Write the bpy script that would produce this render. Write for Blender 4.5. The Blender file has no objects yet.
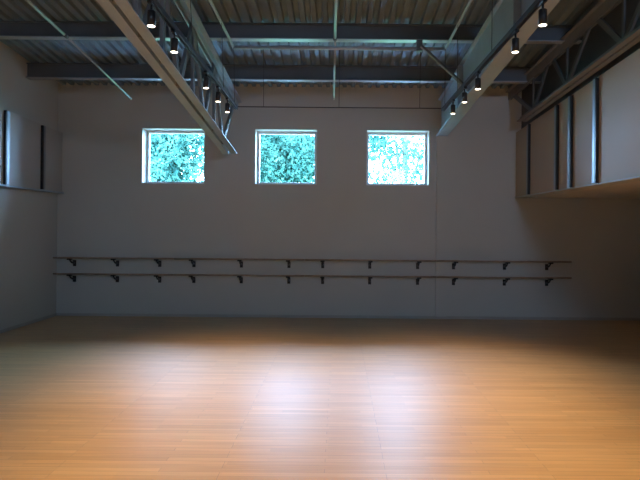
import bpy, bmesh, math, random
import numpy as np
from mathutils import Vector, Matrix
random.seed(7); rng = np.random.default_rng(7)
S = bpy.context.scene
C = S.collection

# ------------------------------------------------------------------ camera
cam = bpy.data.objects.new('camera', bpy.data.cameras.new('camera')); C.objects.link(cam)
cam.data.sensor_width = 36; cam.data.lens = 540/640*36
cam.data.shift_x = -18/640; cam.data.shift_y = -13/640
cam.location = (0, 0, 1.675)
cam.rotation_euler = (Matrix.Rotation(math.radians(90), 4, 'X') @ Matrix.Rotation(0.0085, 4, 'Z')).to_euler()
cam.data.clip_end = 300
S.camera = cam

# ------------------------------------------------------------------ sky, exposure
w = bpy.data.worlds.new('World'); S.world = w; w.use_nodes = True
nt = w.node_tree; nt.nodes.clear()
out = nt.nodes.new('ShaderNodeOutputWorld'); bg = nt.nodes.new('ShaderNodeBackground')
bg.inputs['Color'].default_value = (0.46, 0.67, 1.0, 1); bg.inputs['Strength'].default_value = 68.0
nt.links.new(bg.outputs[0], out.inputs[0])
sun = bpy.data.objects.new('sun', bpy.data.lights.new('sun', 'SUN')); C.objects.link(sun)
sun.data.energy = 10.0; sun.data.color = (0.85, 0.95, 1.0); sun.data.angle = 0.02
sun.rotation_euler = (math.radians(38), 0, math.radians(25))     # high, behind the building, on the trees

S.view_settings.view_transform = 'Standard'; S.view_settings.look = 'None'
S.view_settings.gamma = 1; S.view_settings.use_curve_mapping = False
S.view_settings.exposure = -0.07
LAMP_W = 138.0
LAMP_COL = (1.0, 0.72, 0.44)

# ------------------------------------------------------------------ materials
def mat(name, col, rough=0.6, metal=0.0, noise=0.0, nscale=6.0, bump=0.0, coat=0.0, spec=0.5, bscale=60):
    m = bpy.data.materials.new(name); m.use_nodes = True
    n = m.node_tree; b = n.nodes['Principled BSDF']
    b.inputs['Roughness'].default_value = rough; b.inputs['Metallic'].default_value = metal
    b.inputs['Coat Weight'].default_value = coat; b.inputs['Specular IOR Level'].default_value = spec
    b.inputs['Base Color'].default_value = (*col, 1)
    tc = n.nodes.new('ShaderNodeTexCoord')
    if noise:
        t = n.nodes.new('ShaderNodeTexNoise'); t.inputs['Scale'].default_value = nscale; t.inputs['Detail'].default_value = 5
        r = n.nodes.new('ShaderNodeValToRGB')
        r.color_ramp.elements[0].position = 0.3; r.color_ramp.elements[1].position = 0.7
        r.color_ramp.elements[0].color = (*[c*(1-noise) for c in col], 1)
        r.color_ramp.elements[1].color = (*[min(1, c*(1+noise)) for c in col], 1)
        n.links.new(tc.outputs['Object'], t.inputs['Vector']); n.links.new(t.outputs['Fac'], r.inputs[0])
        n.links.new(r.outputs[0], b.inputs['Base Color'])
    if bump:
        t = n.nodes.new('ShaderNodeTexNoise'); t.inputs['Scale'].default_value = bscale; t.inputs['Detail'].default_value = 3
        bp = n.nodes.new('ShaderNodeBump'); bp.inputs['Strength'].default_value = bump; bp.inputs['Distance'].default_value = 0.003
        n.links.new(tc.outputs['Object'], t.inputs['Vector']); n.links.new(t.outputs['Fac'], bp.inputs['Height'])
        n.links.new(bp.outputs[0], b.inputs['Normal'])
    return m

M = {}
M['wall'] = mat('wall_paint', (0.51, 0.525, 0.50), 0.75, noise=0.03, nscale=0.9, bump=0.15)
M['clad'] = mat('dark_grey_cladding', (0.09, 0.10, 0.11), 0.8, noise=0.15, nscale=2)
M['chord'] = mat('mid_grey_steel', (0.19, 0.20, 0.21), 0.55, noise=0.06, nscale=5)
M['panel'] = mat('panel_board', (0.46, 0.45, 0.43), 0.6, noise=0.03, nscale=1.2)
M['deck'] = mat('galvanised_deck', (0.18, 0.25, 0.31), 0.7, metal=0.1, noise=0.12, nscale=3)
M['purlin'] = mat('primer_grey_steel', (0.105, 0.13, 0.155), 0.5, noise=0.06, nscale=5)
M['web'] = mat('dark_grey_steel', (0.16, 0.175, 0.19), 0.5, noise=0.06, nscale=5)
M['steel'] = mat('grey_painted_steel', (0.34, 0.42, 0.50), 0.5, noise=0.05, nscale=5)
M['pipe'] = mat('galvanised_pipe', (0.38, 0.42, 0.46), 0.42, metal=0.4, noise=0.05, nscale=8)
M['wire'] = mat('dark_steel_wire', (0.06, 0.06, 0.065), 0.5, metal=0.3, noise=0.05)
M['black'] = mat('black_powder_coat', (0.012, 0.012, 0.013), 0.4, noise=0.1, nscale=30)
M['alu'] = mat('aluminium_post', (0.30, 0.32, 0.34), 0.45, metal=0.8, noise=0.03, nscale=9)
M['white'] = mat('white_gloss_lining', (0.88, 0.88, 0.88), 0.35, noise=0.01)
M['vinyl'] = mat('white_window_vinyl', (0.72, 0.74, 0.75), 0.35, noise=0.02)
M['rail'] = mat('brown_barre_rail', (0.34, 0.27, 0.21), 0.5, noise=0.15, nscale=12)
M['panel_warm'] = mat('beige_panel_board', (0.42, 0.315, 0.22), 0.65, noise=0.03, nscale=1.2)
M['soffit'] = mat('soffit_paint', (0.60, 0.57, 0.54), 0.75, noise=0.03)
M['base'] = mat('grey_vinyl_base', (0.40, 0.39, 0.37), 0.6, noise=0.05)
M['bark'] = mat('bark', (0.12, 0.09, 0.06), 0.9, noise=0.3, nscale=10, bump=0.5)
M['paving'] = mat('pale_bounce_paving', (0.72, 0.73, 0.74), 0.85, noise=0.08, nscale=2)
M['grass'] = mat('lawn', (0.08, 0.16, 0.05), 0.9, noise=0.3, nscale=4)
M['roofing'] = mat('roof_board', (0.3, 0.3, 0.3), 0.8, noise=0.05)

def leafmat(name, c1, c2):
    m = bpy.data.materials.new(name); m.use_nodes = True; n = m.node_tree; n.nodes.clear()
    o = n.nodes.new('ShaderNodeOutputMaterial'); mx = n.nodes.new('ShaderNodeMixShader'); mx.inputs[0].default_value = 0.45
    d = n.nodes.new('ShaderNodeBsdfDiffuse'); t = n.nodes.new('ShaderNodeBsdfTranslucent')
    tc = n.nodes.new('ShaderNodeTexCoord'); nz = n.nodes.new('ShaderNodeTexNoise'); nz.inputs['Scale'].default_value = 2.2; nz.inputs['Detail'].default_value = 4
    r = n.nodes.new('ShaderNodeValToRGB'); r.color_ramp.elements[0].position = .35; r.color_ramp.elements[1].position = .65
    r.color_ramp.elements[0].color = (*c1, 1); r.color_ramp.elements[1].color = (*c2, 1)
    n.links.new(tc.outputs['Object'], nz.inputs['Vector']); n.links.new(nz.outputs['Fac'], r.inputs[0])
    n.links.new(r.outputs[0], d.inputs[0]); n.links.new(r.outputs[0], t.inputs[0])
    n.links.new(d.outputs[0], mx.inputs[1]); n.links.new(t.outputs[0], mx.inputs[2]); n.links.new(mx.outputs[0], o.inputs[0])
    return m
M['leaf'] = leafmat('green_leaves', (0.02, 0.07, 0.055), (0.085, 0.20, 0.145))

def glassmat():
    m = bpy.data.materials.new('tinted_glass'); m.use_nodes = True; n = m.node_tree; n.nodes.clear()
    o = n.nodes.new('ShaderNodeOutputMaterial'); mx = n.nodes.new('ShaderNodeMixShader')
    t = n.nodes.new('ShaderNodeBsdfTransparent'); t.inputs[0].default_value = (0.84, 0.95, 1.0, 1)
    g = n.nodes.new('ShaderNodeBsdfGlossy'); g.inputs['Roughness'].default_value = 0.02
    f = n.nodes.new('ShaderNodeFresnel'); f.inputs[0].default_value = 1.3
    n.links.new(f.outputs[0], mx.inputs[0]); n.links.new(t.outputs[0], mx.inputs[1]); n.links.new(g.outputs[0], mx.inputs[2])
    n.links.new(mx.outputs[0], o.inputs[0]); return m
M['glass'] = glassmat()

def lensmat():
    m = bpy.data.materials.new('lamp_lens'); m.use_nodes = True; b = m.node_tree.nodes['Principled BSDF']
    b.inputs['Base Color'].default_value = (1, .9, .75, 1)
    b.inputs['Emission Color'].default_value = (1.0, 0.86, 0.66, 1); b.inputs['Emission Strength'].default_value = 8.0
    return m
M['lens'] = lensmat()

def floormat():
    m = bpy.data.materials.new('maple_strip_floor'); m.use_nodes = True; n = m.node_tree; L = n.links
    b = n.nodes['Principled BSDF']
    tc = n.nodes.new('ShaderNodeTexCoord')
    def brick(c1, c2, mortar, w, h, off, ms=0.004):
        k = n.nodes.new('ShaderNodeTexBrick'); k.inputs['Scale'].default_value = 1
        k.inputs['Color1'].default_value = (*c1, 1); k.inputs['Color2'].default_value = (*c2, 1); k.inputs['Mortar'].default_value = (*mortar, 1)
        k.inputs['Brick Width'].default_value = w; k.inputs['Row Height'].default_value = h
        k.inputs['Mortar Size'].default_value = ms; k.inputs['Mortar Smooth'].default_value = 0.2; k.inputs['Bias'].default_value = 0
        mq = n.nodes.new('ShaderNodeMapping'); mq.inputs['Location'].default_value = (31.3, 17.7, 0); L.new(tc.outputs['Object'], mq.inputs[0])
        k.offset = off; k.offset_frequency = 3; k.squash = 1
        L.new(mq.outputs[0], k.inputs['Vector']); return k
    k1 = brick((0.53, 0.29, 0.10), (0.61, 0.36, 0.14), (0.22, 0.13, 0.07), 1.13, 0.057, 0.37, 0.0012)
    k2 = brick((0.93, 0.92, 0.91), (1.07, 1.06, 1.05), (1, 1, 1), 0.71, 0.057, 0.61, 0.0)
    mp = n.nodes.new('ShaderNodeMapping'); mp.inputs['Scale'].default_value = (0.8, 14, 1); L.new(tc.outputs['Object'], mp.inputs[0])
    nz = n.nodes.new('ShaderNodeTexNoise'); nz.inputs['Scale'].default_value = 2.5; nz.inputs['Detail'].default_value = 6; L.new(mp.outputs[0], nz.inputs['Vector'])
    mr = n.nodes.new('ShaderNodeMapRange'); mr.inputs['From Min'].default_value = .3; mr.inputs['From Max'].default_value = .7
    mr.inputs['To Min'].default_value = .9; mr.inputs['To Max'].default_value = 1.10; L.new(nz.outputs['Fac'], mr.inputs[0])
    x1 = n.nodes.new('ShaderNodeVectorMath'); x1.operation = 'MULTIPLY'; L.new(k1.outputs['Color'], x1.inputs[0]); L.new(k2.outputs['Color'], x1.inputs[1])
    x2 = n.nodes.new('ShaderNodeVectorMath'); x2.operation = 'SCALE'; L.new(x1.outputs[0], x2.inputs[0]); L.new(mr.outputs[0], x2.inputs['Scale'])
    L.new(x2.outputs[0], b.inputs['Base Color'])
    b.inputs['Roughness'].default_value = 0.5
    b.inputs['Specular IOR Level'].default_value = 0.3; b.inputs['Coat Weight'].default_value = 1.0; b.inputs['Coat IOR'].default_value = 1.7; b.inputs['Coat Roughness'].default_value = 0.385
    bp = n.nodes.new('ShaderNodeBump'); bp.inputs['Strength'].default_value = 0.10; bp.inputs['Distance'].default_value = 0.004
    L.new(mr.outputs[0], bp.inputs['Height']); L.new(bp.outputs[0], b.inputs['Normal'])
    return m
M['floor'] = floormat()

# ------------------------------------------------------------------ mesh helpers
class MB:
    def __init__(s): s.v = []; s.f = []; s.sm = []
    def add(s, vs, fs, smooth=False):
        o = len(s.v); s.v += [tuple(p) for p in vs]; s.f += [tuple(i+o for i in f) for f in fs]; s.sm += [smooth]*len(fs); return s
    def box(s, x0, x1, y0, y1, z0, z1):
        vs = [(x, y, z) for z in (z0, z1) for y in (y0, y1) for x in (x0, x1)]
        return s.add(vs, [(0,2,3,1), (4,5,7,6), (0,1,5,4), (2,6,7,3), (0,4,6,2), (1,3,7,5)])
    def sweep(s, prof, a, b, side=(1,0,0)):
        """extrude closed (side, up) profile from a to b; side vector fixed, up perpendicular"""
        a = Vector(a); b = Vector(b); d = (b-a).normalized(); sd = Vector(side); sd = (sd - d*sd.dot(d)).normalized(); up = sd.cross(d)
        n = len(prof); vs = [a+sd*p[0]+up*p[1] for p in prof]+[b+sd*p[0]+up*p[1] for p in prof]
        fs = [(i, (i+1) % n, (i+1) % n+n, i+n) for i in range(n)]+[tuple(range(n))[::-1], tuple(range(n, 2*n))]
        return s.add(vs, fs)
    def bar(s, a, b, wd, ht, side=(1,0,0)):
        h = wd/2; k = ht/2; return s.sweep([(-h,-k), (h,-k), (h,k), (-h,k)], a, b, side)
    def tube(s, pts, r, n=12, cap=True):
        pts = [Vector(p) for p in pts]; vs = []; fs = []; rs = r if isinstance(r, (list, tuple)) else [r]*len(pts)
        ref = None
        for i, p in enumerate(pts):
            d = (pts[min(i+1, len(pts)-1)]-pts[max(i-1, 0)]).normalized()
            if ref is None: ref = Vector((0,0,1)) if abs(d.z) < .9 else Vector((1,0,0))
            a = (ref-d*ref.dot(d)).normalized(); b = d.cross(a); ref = a
            for k in range(n):
                t = 2*math.pi*k/n; vs.append(p+(a*math.cos(t)+b*math.sin(t))*rs[i])
        for i in range(len(pts)-1):
            for k in range(n): fs.append((i*n+k, i*n+(k+1) % n, (i+1)*n+(k+1) % n, (i+1)*n+k))
        s.add(vs, fs, True)
        if cap: s.f += [tuple(len(s.v)-len(vs)+k for k in range(n))[::-1], tuple(len(s.v)-n+k for k in range(n))]; s.sm += [False]*2
        return s
    def build(s, name, m, parent=None, loc=None, bevel=0):
        me = bpy.data.meshes.new(name)
        if loc: lv = Vector(loc); vs = [tuple(Vector(v)-lv) for v in s.v]
        else: vs = s.v
        me.from_pydata(vs, [], s.f); me.materials.append(m); me.update()
        bm = bmesh.new(); bm.from_mesh(me); bmesh.ops.recalc_face_normals(bm, faces=bm.faces); bm.to_mesh(me); bm.free()
        me.polygons.foreach_set('use_smooth', s.sm)
        o = bpy.data.objects.new(name, me); C.objects.link(o)
        if loc: o.location = loc
        if parent:
            o.parent = parent
            if parent.type == 'EMPTY' and not loc: o.matrix_parent_inverse = Matrix.Translation(-parent.location)
        if bevel:
            b = o.modifiers.new('bevel', 'BEVEL'); b.width = bevel; b.segments = 2; b.limit_method = 'ANGLE'
        return o
def tag(o, label=None, cat=None, group=None, kind=None):
    if label: o['label'] = label
    if cat: o['category'] = cat
    if group: o['group'] = group
    if kind: o['kind'] = kind
    return o
def empty(name, loc, label, cat, group=None):
    o = bpy.data.objects.new(name, None); o.empty_display_size = .1; C.objects.link(o); o.location = loc
    return tag(o, label, cat, group)
def struct(o, label, cat): return tag(o, label, cat, kind='structure')
def copy_tree(o, parent=None):
    c = o.copy(); C.objects.link(c)
    if parent: c.parent = parent
    for ch in list(o.children): copy_tree(ch, c)
    return c

# ------------------------------------------------------------------ room shell
YB, XL, XR, XM = 9.94, -5.17, 6.4, 3.35        # back wall, left wall, far right wall, upper right wall face
YR = -5.0
def deckz(y): return 4.245+0.10*(YB-y)
struct(MB().box(XL-.2, XR+.2, YR-.2, YB+.3, -.2, 0).build('floor', M['floor']), 'pale maple strip floor with soft window reflections', 'floor')

WZ0, WZ1 = 2.45, 3.465
WX = [(-3.62, -2.47), (-1.54, -0.40), (0.515, 1.67)]
TH = 0.30
bw = MB(); xs = [XL-.2]+[v for p in WX for v in p]+[XR+.2]
bw.box(xs[0], xs[-1], YB, YB+TH, 0, WZ0); bw.box(xs[0], xs[-1], YB, YB+TH, WZ1, 4.32)
for i in range(0, len(xs), 2): bw.box(xs[i], xs[i+1], YB, YB+TH, WZ0, WZ1)
struct(bw.build('wall_back', M['wall']), 'grey-white back wall with three square high windows', 'wall')
struct(MB().box(XL-.2, XL, YR, YB, 0, 5.9).build('wall_left', M['wall']), 'plain pale left wall', 'wall')
struct(MB().box(XR, XR+.2, YR, YB, 0, 2.5).build('wall_right', M['wall']), 'far right wall beneath the overhang', 'wall')
RX0, RX1, RZ0, RZ1 = 1.9, 3.2, 3.55, 4.45
rw = MB().box(XL-.2, RX0, YR-.2, YR, 0, 5.9).box(RX1, XR+.2, YR-.2, YR, 0, 5.9).box(RX0, RX1, YR-.2, YR, 0, RZ0).box(RX0, RX1, YR-.2, YR, RZ1, 5.9)
struct(rw.build('wall_rear', M['wall']), 'wall behind the viewer', 'wall')
ov = MB().box(XM, XM+.15, YR, YB, 2.24, 3.50)
struct(ov.build('wall_upper_right', M['wall']), 'upper right wall above the overhang edge', 'wall')
struct(MB().box(XM+.15, XR, YR, YB, 2.24, 2.40).build('ceiling_overhang', M['soffit']), 'low ceiling underneath the overhang at right', 'ceiling')

struct(MB().box(XM+.01, XM+.15, YR, YB, 3.50, 5.9).build('wall_upper_right_cladding', M['clad']), 'dark grey cladding behind the right truss', 'wall')
# fluted deck, ribs running away from the viewer
dk = MB(); pitch = .152; x = XL; prof = []
while x < XM:
    for dx, dz in ((0, .05), (.062, .05), (.076, 0), (.138, 0)): prof.append((x+dx, dz))
    x += pitch
prof = [p for p in prof if p[0] < XM]+[(XM, 0.0)]
vs = []; y1, y2 = YB+.12, YR
for (px, pz) in prof: vs += [(px, y1, deckz(y1)+pz), (px, y2, deckz(y2)+pz)]
dk.add(vs, [(2*i, 2*i+2, 2*i+3, 2*i+1) for i in range(len(prof)-1)])
ceil = struct(dk.build('ceiling', M['deck']), 'fluted metal roof deck', 'ceiling')
rf = MB(); rf.sweep([(XL-.3, .06), (XM+.2, .06), (XM+.2, .2), (XL-.3, .2)], (0, YR-.3, deckz(YR-.3)), (0, YB+.4, deckz(YB+.4)))
o = rf.build('roof_board', M['roofing'], ceil)

# baseboards, pilaster
struct(MB().box(XL+.012, XR, YB-.012, YB, 0, .05).build('baseboard_back', M['base']), 'thin dark base strip along back wall', 'baseboard')
struct(MB().box(XL, XL+.012, YR, YB, 0, .05).build('baseboard_left', M['base']), 'thin dark base strip along left wall', 'baseboard')
struct(MB().box(1.80, 1.995, YB-.05, YB, .05, 3.36).build('trim_1', M['wall']), 'shallow painted pilaster under the right steel beam', 'trim')

# windows
for i, (a, b) in enumerate(WX):
    fo = .055; y0 = YB+TH-.09; y1 = YB+TH-.02
    f = MB().box(a, a+fo, y0, y1, WZ0, WZ1).box(b-fo, b, y0, y1, WZ0, WZ1).box(a+fo, b-fo, y0, y1, WZ1-fo, WZ1).box(a+fo, b-fo, y0, y1, WZ0, WZ0+fo)
    e = bpy.data.objects.new('window_%d' % (i+1), None); C.objects.link(e); e.location = ((a+b)/2, YB+TH, WZ0)
    struct(e, ['left high square window full of green foliage', 'middle high square window full of green foliage', 'right high square window, brightest and nearly white'][i], 'window')
    f.build('window_frame', M['vinyl'], e, bevel=.006)
    c = .008; ya, yb_ = YB+.001, y0-.001
    MB().box(a, a+c, ya, yb_, WZ0, WZ1).box(b-c, b, ya, yb_, WZ0, WZ1).box(a+c, b-c, ya, yb_, WZ1-c, WZ1).box(a+c, b-c, ya, yb_, WZ0, WZ0+c).build('reveal_lining', M['white'], e)
    MB().box(a+fo, b-fo, y0+.03, y0+.032, WZ0+fo, WZ1-fo).build('pane', M['glass'], e)
    p = bpy.data.objects.new('daylight_portal', bpy.data.lights.new('daylight_portal', 'AREA')); C.objects.link(p)
    p.data.shape = 'RECTANGLE'; p.data.size = b-a; p.data.size_y = WZ1-WZ0; p.data.cycles.is_portal = True
    p.location = ((a+b)/2, YB+TH+.02, (WZ0+WZ1)/2); p.rotation_euler = (math.radians(-90), 0, 0)

e = bpy.data.objects.new('window_4', None); C.objects.link(e); e.location = ((RX0+RX1)/2, YR-.2, RZ0)  # unseen window, added to throw cool daylight on the left wall
struct(e, 'wide unseen window added behind the viewer for cool fill light', 'window')
MB().box(RX0, RX0+.05, YR-.15, YR-.08, RZ0, RZ1).box(RX1-.05, RX1, YR-.15, YR-.08, RZ0, RZ1).box(RX0+.05, RX1-.05, YR-.15, YR-.08, RZ0, RZ0+.05).box(RX0+.05, RX1-.05, YR-.15, YR-.08, RZ1-.05, RZ1).build('window_frame', M['vinyl'], e)
p = bpy.data.objects.new('daylight_portal', bpy.data.lights.new('daylight_portal', 'AREA')); C.objects.link(p)
p.data.shape = 'RECTANGLE'; p.data.size = RX1-RX0; p.data.size_y = RZ1-RZ0; p.data.cycles.is_portal = True
p.location = ((RX0+RX1)/2, YR-.22, (RZ0+RZ1)/2); p.rotation_euler = (math.radians(90), 0, 0)

# ------------------------------------------------------------------ wall panels, posts, ledges
def panels(side, xf, xw, cuts, ztop, zb, names, posts, nm):
    for k in range(len(cuts)-1):
        y0, y1 = cuts[k], cuts[k+1]
        m = MB(); xa, xb = sorted((xf, xw))
        m.add([(xx, yy, zz) for yy in (y0+.004, y1-.004) for (xx, zz) in ((xa, zb), (xb, zb), (xb, ztop(yy)), (xa, ztop(yy)))],
              [(0,1,2,3), (7,6,5,4), (0,4,5,1), (1,5,6,2), (2,6,7,3), (3,7,4,0)])
        tag(m.build('wall_panel', M['panel' if nm == 'l' else 'panel_warm'], bevel=.003), names[k], 'panel', 'upper wall panels, %s side' % side)
    s = 1 if xf < xw else -1     # towards wall
    for k, yy in enumerate(cuts[1:-1]):
        m = MB(); xa, xb = sorted((xf-s*.042, xf-s*.002))
        m.box(xa, xb, yy-.028, yy+.028, zb+.002, ztop(yy)-.02)
        po = m.build('metal_post', M['alu'], bevel=.003)
        MB().box(xa+.002, xb, yy-.062, yy-.0285, zb+.002, ztop(yy)-.02).build('painted_shade_strip', M['black'], po)  # black strip stands in for shade on the post's near side
        tag(po, posts[k], 'post', 'upright metal posts, %s side' % side)
lz = lambda y: 3.36+.035*(YB-y)
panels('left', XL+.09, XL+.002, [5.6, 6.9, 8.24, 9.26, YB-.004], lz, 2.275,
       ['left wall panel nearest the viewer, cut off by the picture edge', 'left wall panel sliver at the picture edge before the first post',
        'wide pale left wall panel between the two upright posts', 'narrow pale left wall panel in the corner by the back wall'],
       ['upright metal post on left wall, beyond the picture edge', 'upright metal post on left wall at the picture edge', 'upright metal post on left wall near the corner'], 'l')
rz = lambda y: 3.47+.05*(9.3-y)
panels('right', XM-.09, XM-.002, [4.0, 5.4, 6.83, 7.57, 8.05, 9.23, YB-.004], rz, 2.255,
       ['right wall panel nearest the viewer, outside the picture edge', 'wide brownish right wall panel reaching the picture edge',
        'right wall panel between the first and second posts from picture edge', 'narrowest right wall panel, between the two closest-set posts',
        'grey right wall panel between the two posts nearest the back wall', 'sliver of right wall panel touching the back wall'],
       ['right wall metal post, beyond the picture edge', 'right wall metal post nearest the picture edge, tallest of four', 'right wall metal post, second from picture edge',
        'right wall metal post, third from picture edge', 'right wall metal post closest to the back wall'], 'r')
tag(MB().box(XL+.002, XL+.13, 4.5, YB-.004, 2.245, 2.272).build('wall_ledge', M['steel'], bevel=.003), 'thin metal ledge under the left wall panels', 'ledge')
tag(MB().box(XM-.11, XM-.002, 2.5, YB-.004, 2.235, 2.252).build('wall_ledge', M['panel'], bevel=.003), 'thin pale ledge under the right wall panels at the overhang edge', 'ledge')

# ------------------------------------------------------------------ purlins
def purlin(y, h, label):
    zt = deckz(y)-.004; z0 = zt-h; m = MB(); t = .012; fw = .075
    pr = [(y-fw/2, z0), (y+fw/2, z0), (y+fw/2, z0+t), (y+.006, z0+t), (y+.006, zt-t), (y+fw/2, zt-t), (y+fw/2, zt-.004), (y-fw/2, zt+.003), (y-fw/2, zt-t), (y-.006, zt-t), (y-.006, z0+t), (y-fw/2, z0+t)]
    n = len(pr); x0, x1 = XL+.003, XM-.003
    m.add([(x0, a, b) for a, b in pr]+[(x1, a, b) for a, b in pr], [(i, (i+1) % n, (i+1) % n+n, i+n) for i in range(n)]+[tuple(range(n)), tuple(range(n, 2*n))])
    po = m.build('roof_purlin', M['purlin'])
    MB().box(x0, x1, y-fw/2-.02, y+fw/2+.02, z0-.014, z0-.001).build('lit_bottom_flange', M['pipe'], po)  # paler than the web, to put light from below into the colour
    tag(po, label, 'beam', 'dark steel purlins across the roof deck')
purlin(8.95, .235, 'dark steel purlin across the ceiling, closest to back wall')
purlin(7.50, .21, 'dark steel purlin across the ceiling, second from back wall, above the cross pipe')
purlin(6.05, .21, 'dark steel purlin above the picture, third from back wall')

# ------------------------------------------------------------------ right I-beam
def bz0(y): return 3.355+.076*(YB-y)
hb = .685
m = MB(); fw, t, wb = .20, .022, .016
pr = [(-fw/2, 0), (fw/2, 0), (fw/2, t), (wb/2, t), (wb/2, hb-t), (fw/2*.6, hb-t), (fw/2*.6, hb), (-fw/2*.6, hb), (-fw/2*.6, hb-t), (-wb/2, hb-t), (-wb/2, t), (-fw/2, t)]
m.sweep(pr, (1.89, -1, bz0(-1)), (1.89, YB-.004, bz0(YB)))
tb = tag(m.build('steel_beam', M['steel']), 'deep solid grey steel I-beam running to back wall, right of the windows', 'beam')
for yy in (3.2, 5.6, 8.2):
    MB().box(1.80, 1.88, yy, yy+.012, bz0(yy)+.024, bz0(yy)+hb-.03).build('stiffener_plate', M['steel'], tb)

# ------------------------------------------------------------------ left truss
def angle_chord(m, X, z, y0, y1, up, leg=.105, gap=.042, t=.012, hv=.09):
    for s in (-1, 1):
        g = s*gap/2; u = 1 if up else -1
        p = [(g, 0), (g+s*leg, 0), (g+s*leg, u*t), (g+s*t, u*t), (g+s*t, u*hv), (g, u*hv)]
        m.sweep(p, (X, y0, z(y0)), (X, y1, z(y1)))
Xt = -1.885
zb = lambda y: 3.53-.122*(y-4.45)
zt = lambda y: 3.975+.12*(9.75-y)
tr = empty('roof_truss', (Xt, 9.37, zb(9.37)), 'open web steel roof truss crossing the left half of the ceiling', 'truss')
m = MB(); angle_chord(m, Xt, zb, 1.5, 9.37, True); m.build('bottom_chord', M['steel'], tr)
m = MB(); angle_chord(m, Xt, zt, 1.5, YB-.01, False, leg=.08, hv=.11); m.build('top_chord', M['steel'], tr)
mem = [(8.75, 9.75)]
for k in range(5): yb = 8.75-1.2*k; mem += [(yb, yb-.6), (yb-1.2, yb-.6)]
for yb, yt in mem:
    MB().bar((Xt, yb, zb(yb)+.03), (Xt, yt, zt(yt)-.03), .04, .085).build('web_member', M['web'], tr)
for k in range(5):
    yv = 8.15-1.2*k
    MB().bar((Xt, yv, zb(yv)+.03), (Xt, yv, zt(yv)-.03), .04, .07).build('web_member', M['web'], tr)

# ------------------------------------------------------------------ right wall truss
Xr = 3.13
zb2 = lambda y: 3.50+.055*(9.3-y)
zt2 = lambda y: 4.18+.05*(9.9-y)
tr = empty('roof_truss', (Xr, 9.1, zb2(9.1)), 'dark open web steel truss running along the top of right wall', 'truss')
m = MB(); angle_chord(m, Xr, zb2, 2.5, 9.25, True, leg=.07, gap=.03, hv=.08); m.build('bottom_chord', M['chord'], tr)
m = MB(); angle_chord(m, Xr, zt2, 2.5, 9.92, False, leg=.06, gap=.03, hv=.15); m.build('top_chord', M['chord'], tr)
for (yb, yt) in [(8.7, 9.85), (8.7, 8.0), (7.42, 8.0), (7.42, 6.65), (5.95, 6.65), (5.95, 5.2), (4.5, 5.2), (8.7, 8.7), (7.42, 7.42), (5.95, 5.95), (4.5, 4.5)]:
    w_ = .045 if yb == yt else .07
    MB().bar((Xr, yb, zb2(yb)+.03), (Xr, yt, zt2(yt)-.03), .026, w_).build('web_member', M['purlin'], tr)

# ------------------------------------------------------------------ pipes
PZ = 4.075; PX = 1.42; PY = 7.25
def cross_pipe():
    m = MB(); g = .022
    m.tube([(-PX, PY, PZ), (PX, PY, PZ)], g); return m
e = empty('ceiling_pipe', (0, PY, PZ), 'grey pipe crossing below the second purlin between the two tracks', 'pipe')
cross_pipe().build('cross_run', M['pipe'], e)
for s in (-1, 1):
    q = MB().tube([(s*PX, PY-.03, PZ), (s*PX, PY-1, PZ+.05), (s*PX, 0, PZ+.3)], .017).build('ceiling_pipe', M['steel'])
    tag(q, 'long grey pipe above the %s lighting track, running towards back wall' % ('left' if s < 0 else 'right'), 'pipe')
MB().box(1.03, 1.11, PY-.04, PY+.04, PZ-.035, PZ+.11).build('pipe_clamp', M['purlin'], e, bevel=.004)
def stick(p0, pj, p1, label):
    e = empty('sprinkler_pipe', p1, label, 'pipe', 'slim pipes running towards back wall')
    MB().tube([p0, pj], .019).build('near_length', M['pipe'], e)
    MB().tube([pj, p1], .014).build('far_length', M['pipe'], e)
    d = (Vector(p1)-Vector(p0)).normalized()*.04; MB().tube([Vector(pj)-d, Vector(pj)+d], .025).build('coupling', M['purlin'], e)
    q = Vector(p1); MB().tube([q-d*1.2, q+d*.2], .02).build('end_cap', M['pipe'], e)
stick((-3.47, 5.0, 4.27), (-3.47, 6.84, 4.068), (-3.47, 9.0, 3.79), 'slim pale pipe slanting across the ceiling left of the roof truss')
stick((-.03, 5.0, 4.12), (-.06, 7.1, 4.15), (-.085, 9.0, 3.82), 'slim pale pipe hanging at the ceiling centre above the middle window')
# diagonal kicker
e = empty('diagonal_brace', (1.86, 7.8, 3.70), 'short diagonal steel brace between cross pipe and right steel beam', 'brace')
MB().bar((1.08, 7.17, 4.09), (1.855, 7.8, 3.69), .035, .035, (0,0,1)).build('brace_bar', M['web'], e)
MB().box(1.845, 1.879, 7.74, 7.88, 3.63, 3.75).build('brace_shoe', M['steel'], e, bevel=.004)

# ------------------------------------------------------------------ suspended tracks and spotlights
TZ = 3.28; TX = 1.41
def txx(s, y): return s*TX if s > 0 else -1.395+.0165*(7.34-y)
def ztop_pipe(y): return PZ+.05*min(1, PY-y)+(max(0, PY-1-y))*(.25/(PY-1)) if y < PY else PZ
for s, side in ((-1, 'left'), (1, 'right')):
    e = empty('lighting_track', (s*TX, 7.3, TZ), 'black suspended lighting track on the %s, running towards back wall' % side, 'lighting track', 'suspended lighting tracks')
    m = MB(); h = .02
    m.sweep([(-h, -.02), (-h*.4, -.02), (-h*.4, -.008), (h*.4, -.008), (h*.4, -.02), (h, -.02), (h, .02), (-h, .02)], (txx(s, -2.2), -2.2, TZ), (txx(s, 7.34), 7.34, TZ))
    m.build('track_channel', M['black'], e)
    for yy in (7.2, 6.45, 5.0, 3.6):
        MB().tube([(txx(s, yy), yy, TZ+.02), (s*TX, yy, ztop_pipe(yy)-.012)], .0035, 6).build('suspension_wire', M['wire'], e)
e = empty('cross_rod', (0, 7.31, TZ), 'thin dark rod hung level across between the two track ends above the windows', 'rod')
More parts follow.
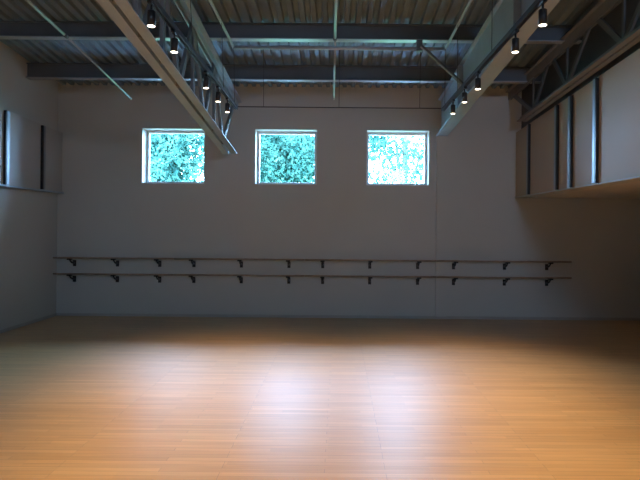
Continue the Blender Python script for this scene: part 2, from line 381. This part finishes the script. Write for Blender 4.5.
MB().tube([(-1.365, 7.3, TZ+.01), (TX-.03, 7.3, TZ+.01)], .007, 8).build('rod', M['wire'], e)
for xx in (-1.02, 0.0, 1.09):
    MB().tube([(xx, 7.3, TZ+.015), (xx, 7.262, PZ-.018)], .0035, 6).build('suspension_wire', M['wire'], e)

def make_spot():
    e = empty('track_spotlight', (0, 0, 0), 'x', 'spotlight', 'cylinder spotlights on the tracks')
    # origin at the track underside
    MB().box(-.016, .016, -.045, .045, -.022, -.001).build('adapter', M['black'], e, bevel=.003)
    MB().tube([(0, 0, -.022), (0, 0, -.062)], .008).build('stem', M['black'], e)
    m = MB(); m.tube([(0, 0, -.058), (0, 0, -.062), (0, 0, -.066), (0, 0, -.170)], [.014, .024, .029, .029], 24)
    m.build('housing', M['black'], e)
    m = MB(); m.tube([(0, 0, -.168), (0, 0, -.172)], [.0275, .025], 24); m.build('lens', M['lens'], e)
    l = bpy.data.objects.new('bulb', bpy.data.lights.new('bulb', 'SPOT')); C.objects.link(l); l.parent = e
    l.data.energy = LAMP_W; l.data.color = LAMP_COL; l.data.spot_size = math.radians(84); l.data.spot_blend = 1.0; l.data.shadow_soft_size = .024
    l.location = (0, 0, -.20)
    return e
ys = [6.68, 6.07, 5.49, 4.33, 3.75, 2.55, 1.95, .8, .2, -1.0]
order = ['closest to back wall', 'second from back wall', 'third from back wall', 'fourth from back wall', 'fifth from back wall, nearest in view']
proto = make_spot()
for s, side in ((-1, 'left'), (1, 'right')):
    for k, yy in enumerate(ys if s > 0 else [6.70, 6.14, 5.54, 4.40, 3.83]+ys[5:]):
        o = proto if (s == -1 and k == 0) else copy_tree(proto)
        o.location = (txx(s, yy), yy, TZ-.021)
        o['label'] = ('lit black cylinder spotlight on the %s track, %s' % (side, order[k])) if k < 5 else 'black cylinder spotlight on the %s track, overhead outside the picture' % side

# ------------------------------------------------------------------ barres
s1 = 540/9.74
def barre(x0, x1, bx, z, label):
    e = empty('ballet_barre', ((x0+x1)/2, YB, z), label, 'barre', 'wall barres along the back wall')
    m = MB(); m.tube([(x0, 9.74, z), (x1, 9.74, z)], .016, 16); m.build('rail', M['rail'], e)
    for b in bx:
        m = MB()
        m.tube([(b, 9.915, z-.10), (b, 9.86, z-.10), (b, 9.80, z-.082), (b, 9.755, z-.045), (b, 9.745, z-.02)], [.019, .017, .014, .013, .016], 10)
        m.box(b-.037, b+.037, 9.71, 9.77, z-.038, z-.012)
        br = m.build('bracket', M['black'], e)
        w2 = MB(); w2.box(b-.027, b+.027, YB-.02, YB-.001, z-.165, z-.055); w2.tube([(b, YB-.02, z-.10), (b, YB-.032, z-.10)], [.026, .022], 16)
        pl = w2.build('wall_plate', M['black'], br)
P = [(69.5, 113.3, 156.4), (191.2, 239.6, 288.1), (322.5, 370.4, 419.2), (455.8, 507.7, 550.8)]
ends = [-5.135, (174-338)/s1, (305-338)/s1, (437-338)/s1, 4.22]
secs = ['far left section, in the corner', 'section below the left and middle windows', 'section right of centre, below the right window', 'far right section, beyond the pilaster']
for z, lv in ((1.08, 'upper'), (.79, 'lower')):
    for k in range(4):
        barre(ends[k]+.004, ends[k+1]-.004, [(p-338+.3)/s1 for p in P[k]], z, '%s wooden wall barre on black brackets, %s' % (lv, secs[k]))

# ------------------------------------------------------------------ outside
struct(MB().box(-25, 25, YB+TH, 14.5, -.3, -.02).build('bounce_paving', M['paving']), 'unseen pale paving added outside the windows to bounce daylight', 'ground')  # unseen strip, made pale to bounce daylight up onto the roof deck
struct(MB().box(-25, 25, 14.5, 45, -.3, -.02).build('ground', M['grass']), 'lawn outside the windows', 'ground')
def tree(x, y, crowns, n, size, label):
    e = empty('tree', (x, y, 0), label, 'tree', 'trees outside the windows')
    zc = max(c[2] for c in crowns)
    m = MB(); m.tube([(x, y, -.05), (x+.05, y, 1.5), (x-.1, y+.1, 3.2), (x, y, zc)], [.16, .13, .1, .03], 10)
    for c in crowns:
        m.tube([(x-.05, y, 2.2), ((x+c[0])/2, (y+c[1])/2, (2.2+c[2])/2+.3), c[:3]], [.07, .05, .015], 7)
    m.build('trunk', M['bark'], e)
    V = []; F = []
    per = n//len(crowns)
    for (cx, cy, cz, r) in crowns:
        d = rng.normal(size=(per, 3)); d /= np.linalg.norm(d, axis=1)[:, None]
        rad = r*(rng.random(per)**.5)[:, None]*(1+.25*np.sin(7*d[:, :1]+5*d[:, 1:2]))
        c = np.array([cx, cy, cz])+d*rad
        a = rng.normal(size=(per, 3)); a /= np.linalg.norm(a, axis=1)[:, None]
        b = np.cross(a, rng.normal(size=(per, 3))); b /= np.linalg.norm(b, axis=1)[:, None]
        L = size*(.6+.8*rng.random(per))[:, None]
        q = np.stack([c-a*L, c+b*L*.45, c+a*L, c-b*L*.45], 1).reshape(-1, 3)
        o = len(V); V += q.tolist(); F += [(o+4*i, o+4*i+1, o+4*i+2, o+4*i+3) for i in range(per)]
    me = bpy.data.meshes.new('foliage'); me.from_pydata(V, [], F); me.materials.append(M['leaf'])
    ob = bpy.data.objects.new('foliage', me); C.objects.link(ob); ob.parent = e; ob.matrix_parent_inverse = Matrix.Translation(-e.location)
tree(-6.0, 18, [(-6.8, 18, 4.2, 1.5), (-5.2, 17.6, 4.4, 1.4), (-6.0, 18.5, 5.4, 1.4), (-5.6, 17.5, 3.0, 1.3), (-7.2, 18, 3.0, 1.3), (-7.0, 18, 6.6, 1.6), (-4.8, 18.5, 6.8, 1.5)], 42000, .075, 'leafy green tree seen through the left window')
tree(-2.4, 22.6, [(-3.1, 22.5, 4.8, 1.6), (-1.6, 22.2, 4.5, 1.5), (-2.4, 23, 6.0, 1.5), (-2.4, 22, 3.6, 1.5), (-3.3, 23, 8.0, 1.8), (-1.5, 23, 7.9, 1.8)], 44000, .085, 'leafy green tree seen through the middle window')
tree(2.4, 19, [(1.9, 19, 3.4, 1.3), (2.9, 19, 4.3, 1.2), (1.5, 19.5, 4.8, .9), (2.4, 19, 6.4, 1.5), (1.6, 19.3, 7.0, 1.2)], 7500, .075, 'thin-leaved tree seen through the right window')
